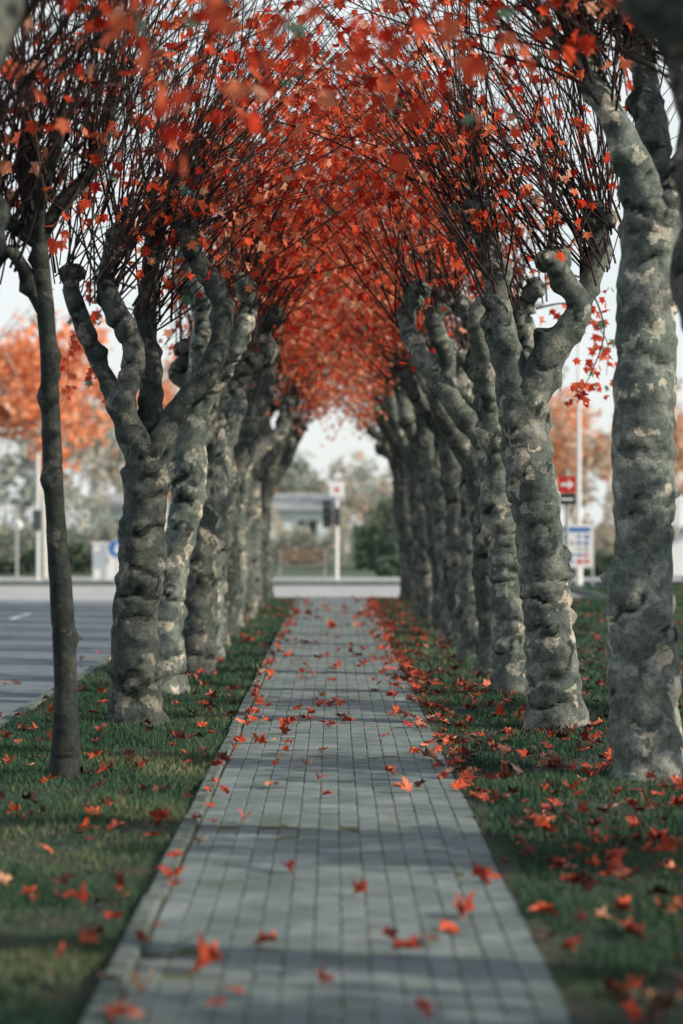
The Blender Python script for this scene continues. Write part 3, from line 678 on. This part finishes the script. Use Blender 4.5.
def vehicle(name, x, y, L, prof, wins, matb):
    e = empty(name); w = 1.8; n = len(prof)
    v = [(x+a, y-w/2, b+ZR) for a, b in prof]+[(x+a, y+w/2, b+ZR) for a, b in prof]
    f4 = [(i, (i+1) % n, n+(i+1) % n, n+i) for i in range(n)]
    o = build('body', [(v, f4, 0, False, .5), (v, [list(range(n))[::-1]], 0, False, .5), (v, [list(range(n, 2*n))], 0, False, .5)], [matb], e)
    md = o.modifiers.new('b', 'BEVEL'); md.width = .06; md.segments = 3
    wp = []
    for poly in wins:
        m = len(poly)
        for s, yy in ((1, y-w/2-.006), (-1, y+w/2+.006)): wp.append(([(x+a, yy, b+ZR) for a, b in poly], [list(range(m))[::s]], 0, False, .5))
    build('windows', wp, [M_glass], e)
    for k, wx in enumerate((-L*.31, L*.31)):
        build('wheel_%d' % (k+1), disc_y(x+wx, y-w/2-.02, .33+ZR, .33, .24, 0)+disc_y(x+wx, y-w/2-.03, .33+ZR, .2, .01, 1)+disc_y(x+wx, y+w/2-.22, .33+ZR, .33, .24, 0), [M_tyre, M_steel], e)
vehicle('delivery_van', 12.35, 71.0, 5.2, [(-2.6, .35), (2.5, .35), (2.6, .5), (2.6, 2.35), (2.45, 2.5), (-1.2, 2.5), (-1.5, 2.4), (-2.0, 1.45), (-2.55, 1.2), (-2.6, .9)],
        [[(-1.85, 1.5), (-.8, 1.5), (-.8, 2.15), (-1.42, 2.15)]], M_white)

def house(name, x, y, w, d, h, rh, wallm, nw=4, floors=1):
    e = empty(name); z = ZR
    build('walls', [box(x, y, z+h/2, w, d, h, 0)], [wallm], e)
    o = .4; v = [(x-w/2-o, y-d/2-o, z+h-.05), (x+w/2+o, y-d/2-o, z+h-.05), (x+w/2+o, y+d/2+o, z+h-.05), (x-w/2-o, y+d/2+o, z+h-.05), (x-w/2-o, y, z+h+rh), (x+w/2+o, y, z+h+rh)]
    build('roof', [(v, [(0, 1, 5, 4), (2, 3, 4, 5)], 0, False, .5), (v, [(0, 4, 3), (1, 2, 5)], 1, False, .5), (v, [(3, 2, 1, 0)], 1, False, .5)], [M_roof, wallm], e)
    wn = []; fr = []
    for fl in range(floors):
        for i in range(nw):
            if fl == 0 and i == nw//2: continue
            xx = x-w/2+(i+.5)*w/nw; zz = z+1.5+fl*2.7
            wn.append(box(xx, y-d/2-.005, zz, 1.1, .05, 1.2, 0))
            for q in ((-.58, 0, .08, 1.3), (.58, 0, .08, 1.3), (0, 0, .05, 1.2)): fr.append(box(xx+q[0], y-d/2-.04, zz, q[2], .06, q[3], 0))
            fr.append(box(xx, y-d/2-.05, zz+.63, 1.2, .07, .07, 0)); fr.append(box(xx, y-d/2-.07, zz-.66, 1.35, .14, .06, 0))
    build('windows', wn, [M_glass], e); build('window_frames', fr, [M_white], e)
    xx = x-w/2+(nw//2+.5)*w/nw
    build('door', [box(xx, y-d/2-.01, z+1.05, 1.0, .06, 2.1, 0), box(xx+.38, y-d/2-.06, z+1.05, .05, .05, .14, 1)], [M_wood, M_steel], e)
    build('chimney', [box(x+w*.25, y+.3, z+h+rh, .6, .6, 1.4, 0)], [M_brick], e)
house('rendered_house', -6.6, 134, 13, 8, 2.7, .9, M_wall, 5)
house('brick_house', -34, 124, 12, 8, 5.4, 2.6, M_wall, 5, 2)
house('brick_house', 32, 132, 14, 9, 5.4, 3, M_brick, 6, 2)

# ------------------------------------------------------------------ light, world, camera
el = math.radians(30); s = Vector((math.cos(el)*.94, -math.cos(el)*.34, math.sin(el))).normalized()
ld_ = bpy.data.lights.new('sun', 'SUN'); ld_.energy = 5.0; ld_.angle = math.radians(.5); ld_.color = (1, .86, .70)
lo = bpy.data.objects.new('sun', ld_); sc.collection.objects.link(lo); lo.rotation_euler = s.to_track_quat('Z', 'Y').to_euler()
w = bpy.data.worlds.new('World'); sc.world = w; w.use_nodes = True; nt = w.node_tree
bg = nt.nodes['Background']; sk = nt.nodes.new('ShaderNodeTexSky'); sk.sky_type = 'NISHITA'; sk.sun_disc = False
sk.sun_elevation = el; sk.sun_rotation = math.atan2(s.x, s.y); sk.dust_density = 1.0; sk.air_density = 1.0; sk.ozone_density = 1.5
tc = nt.nodes.new('ShaderNodeTexCoord'); mp = nt.nodes.new('ShaderNodeMapping'); mp.inputs['Scale'].default_value = (1, 1, 2.5)
nt.links.new(tc.outputs['Generated'], mp.inputs[0])
cl = nt.nodes.new('ShaderNodeTexNoise'); cl.inputs['Scale'].default_value = 2.2; cl.inputs['Detail'].default_value = 4
nt.links.new(mp.outputs[0], cl.inputs['Vector'])
sz = nt.nodes.new('ShaderNodeSeparateXYZ'); nt.links.new(tc.outputs['Generated'], sz.inputs[0])
hz = ramp(nt, [(0.0, (1, 1, 1)), (0.28, (.92, .92, .92)), (0.60, (.40, .40, .40))]); nt.links.new(sz.outputs['Z'], hz.inputs[0])
cr = ramp(nt, [(0.3, (.75, .75, .75)), (0.65, (1, 1, 1))]); nt.links.new(cl.outputs['Fac'], cr.inputs[0])
ff = mixc(nt, cr.outputs[0], hz.outputs[0], 1.0, 'MULTIPLY')
c = mixc(nt, sk.outputs[0], (6.2, 6.5, 6.5), ff)
nt.links.new(c, bg.inputs[0]); bg.inputs[1].default_value = .15
cd = bpy.data.cameras.new('camera'); co = bpy.data.objects.new('camera', cd); sc.collection.objects.link(co)
co.location = (0, 0, 1.7); co.rotation_euler = (math.radians(90)+13/2418, 0, -8.5/2418)
cd.sensor_fit = 'VERTICAL'; cd.sensor_height = 36; cd.lens = 85; cd.clip_end = 5000; cd.clip_start = .1
cd.dof.use_dof = True; cd.dof.focus_distance = 19.5; cd.dof.aperture_fstop = 1.35
sc.camera = co
sc.view_settings.view_transform = 'Standard'; sc.view_settings.look = 'None'; sc.view_settings.exposure = 0
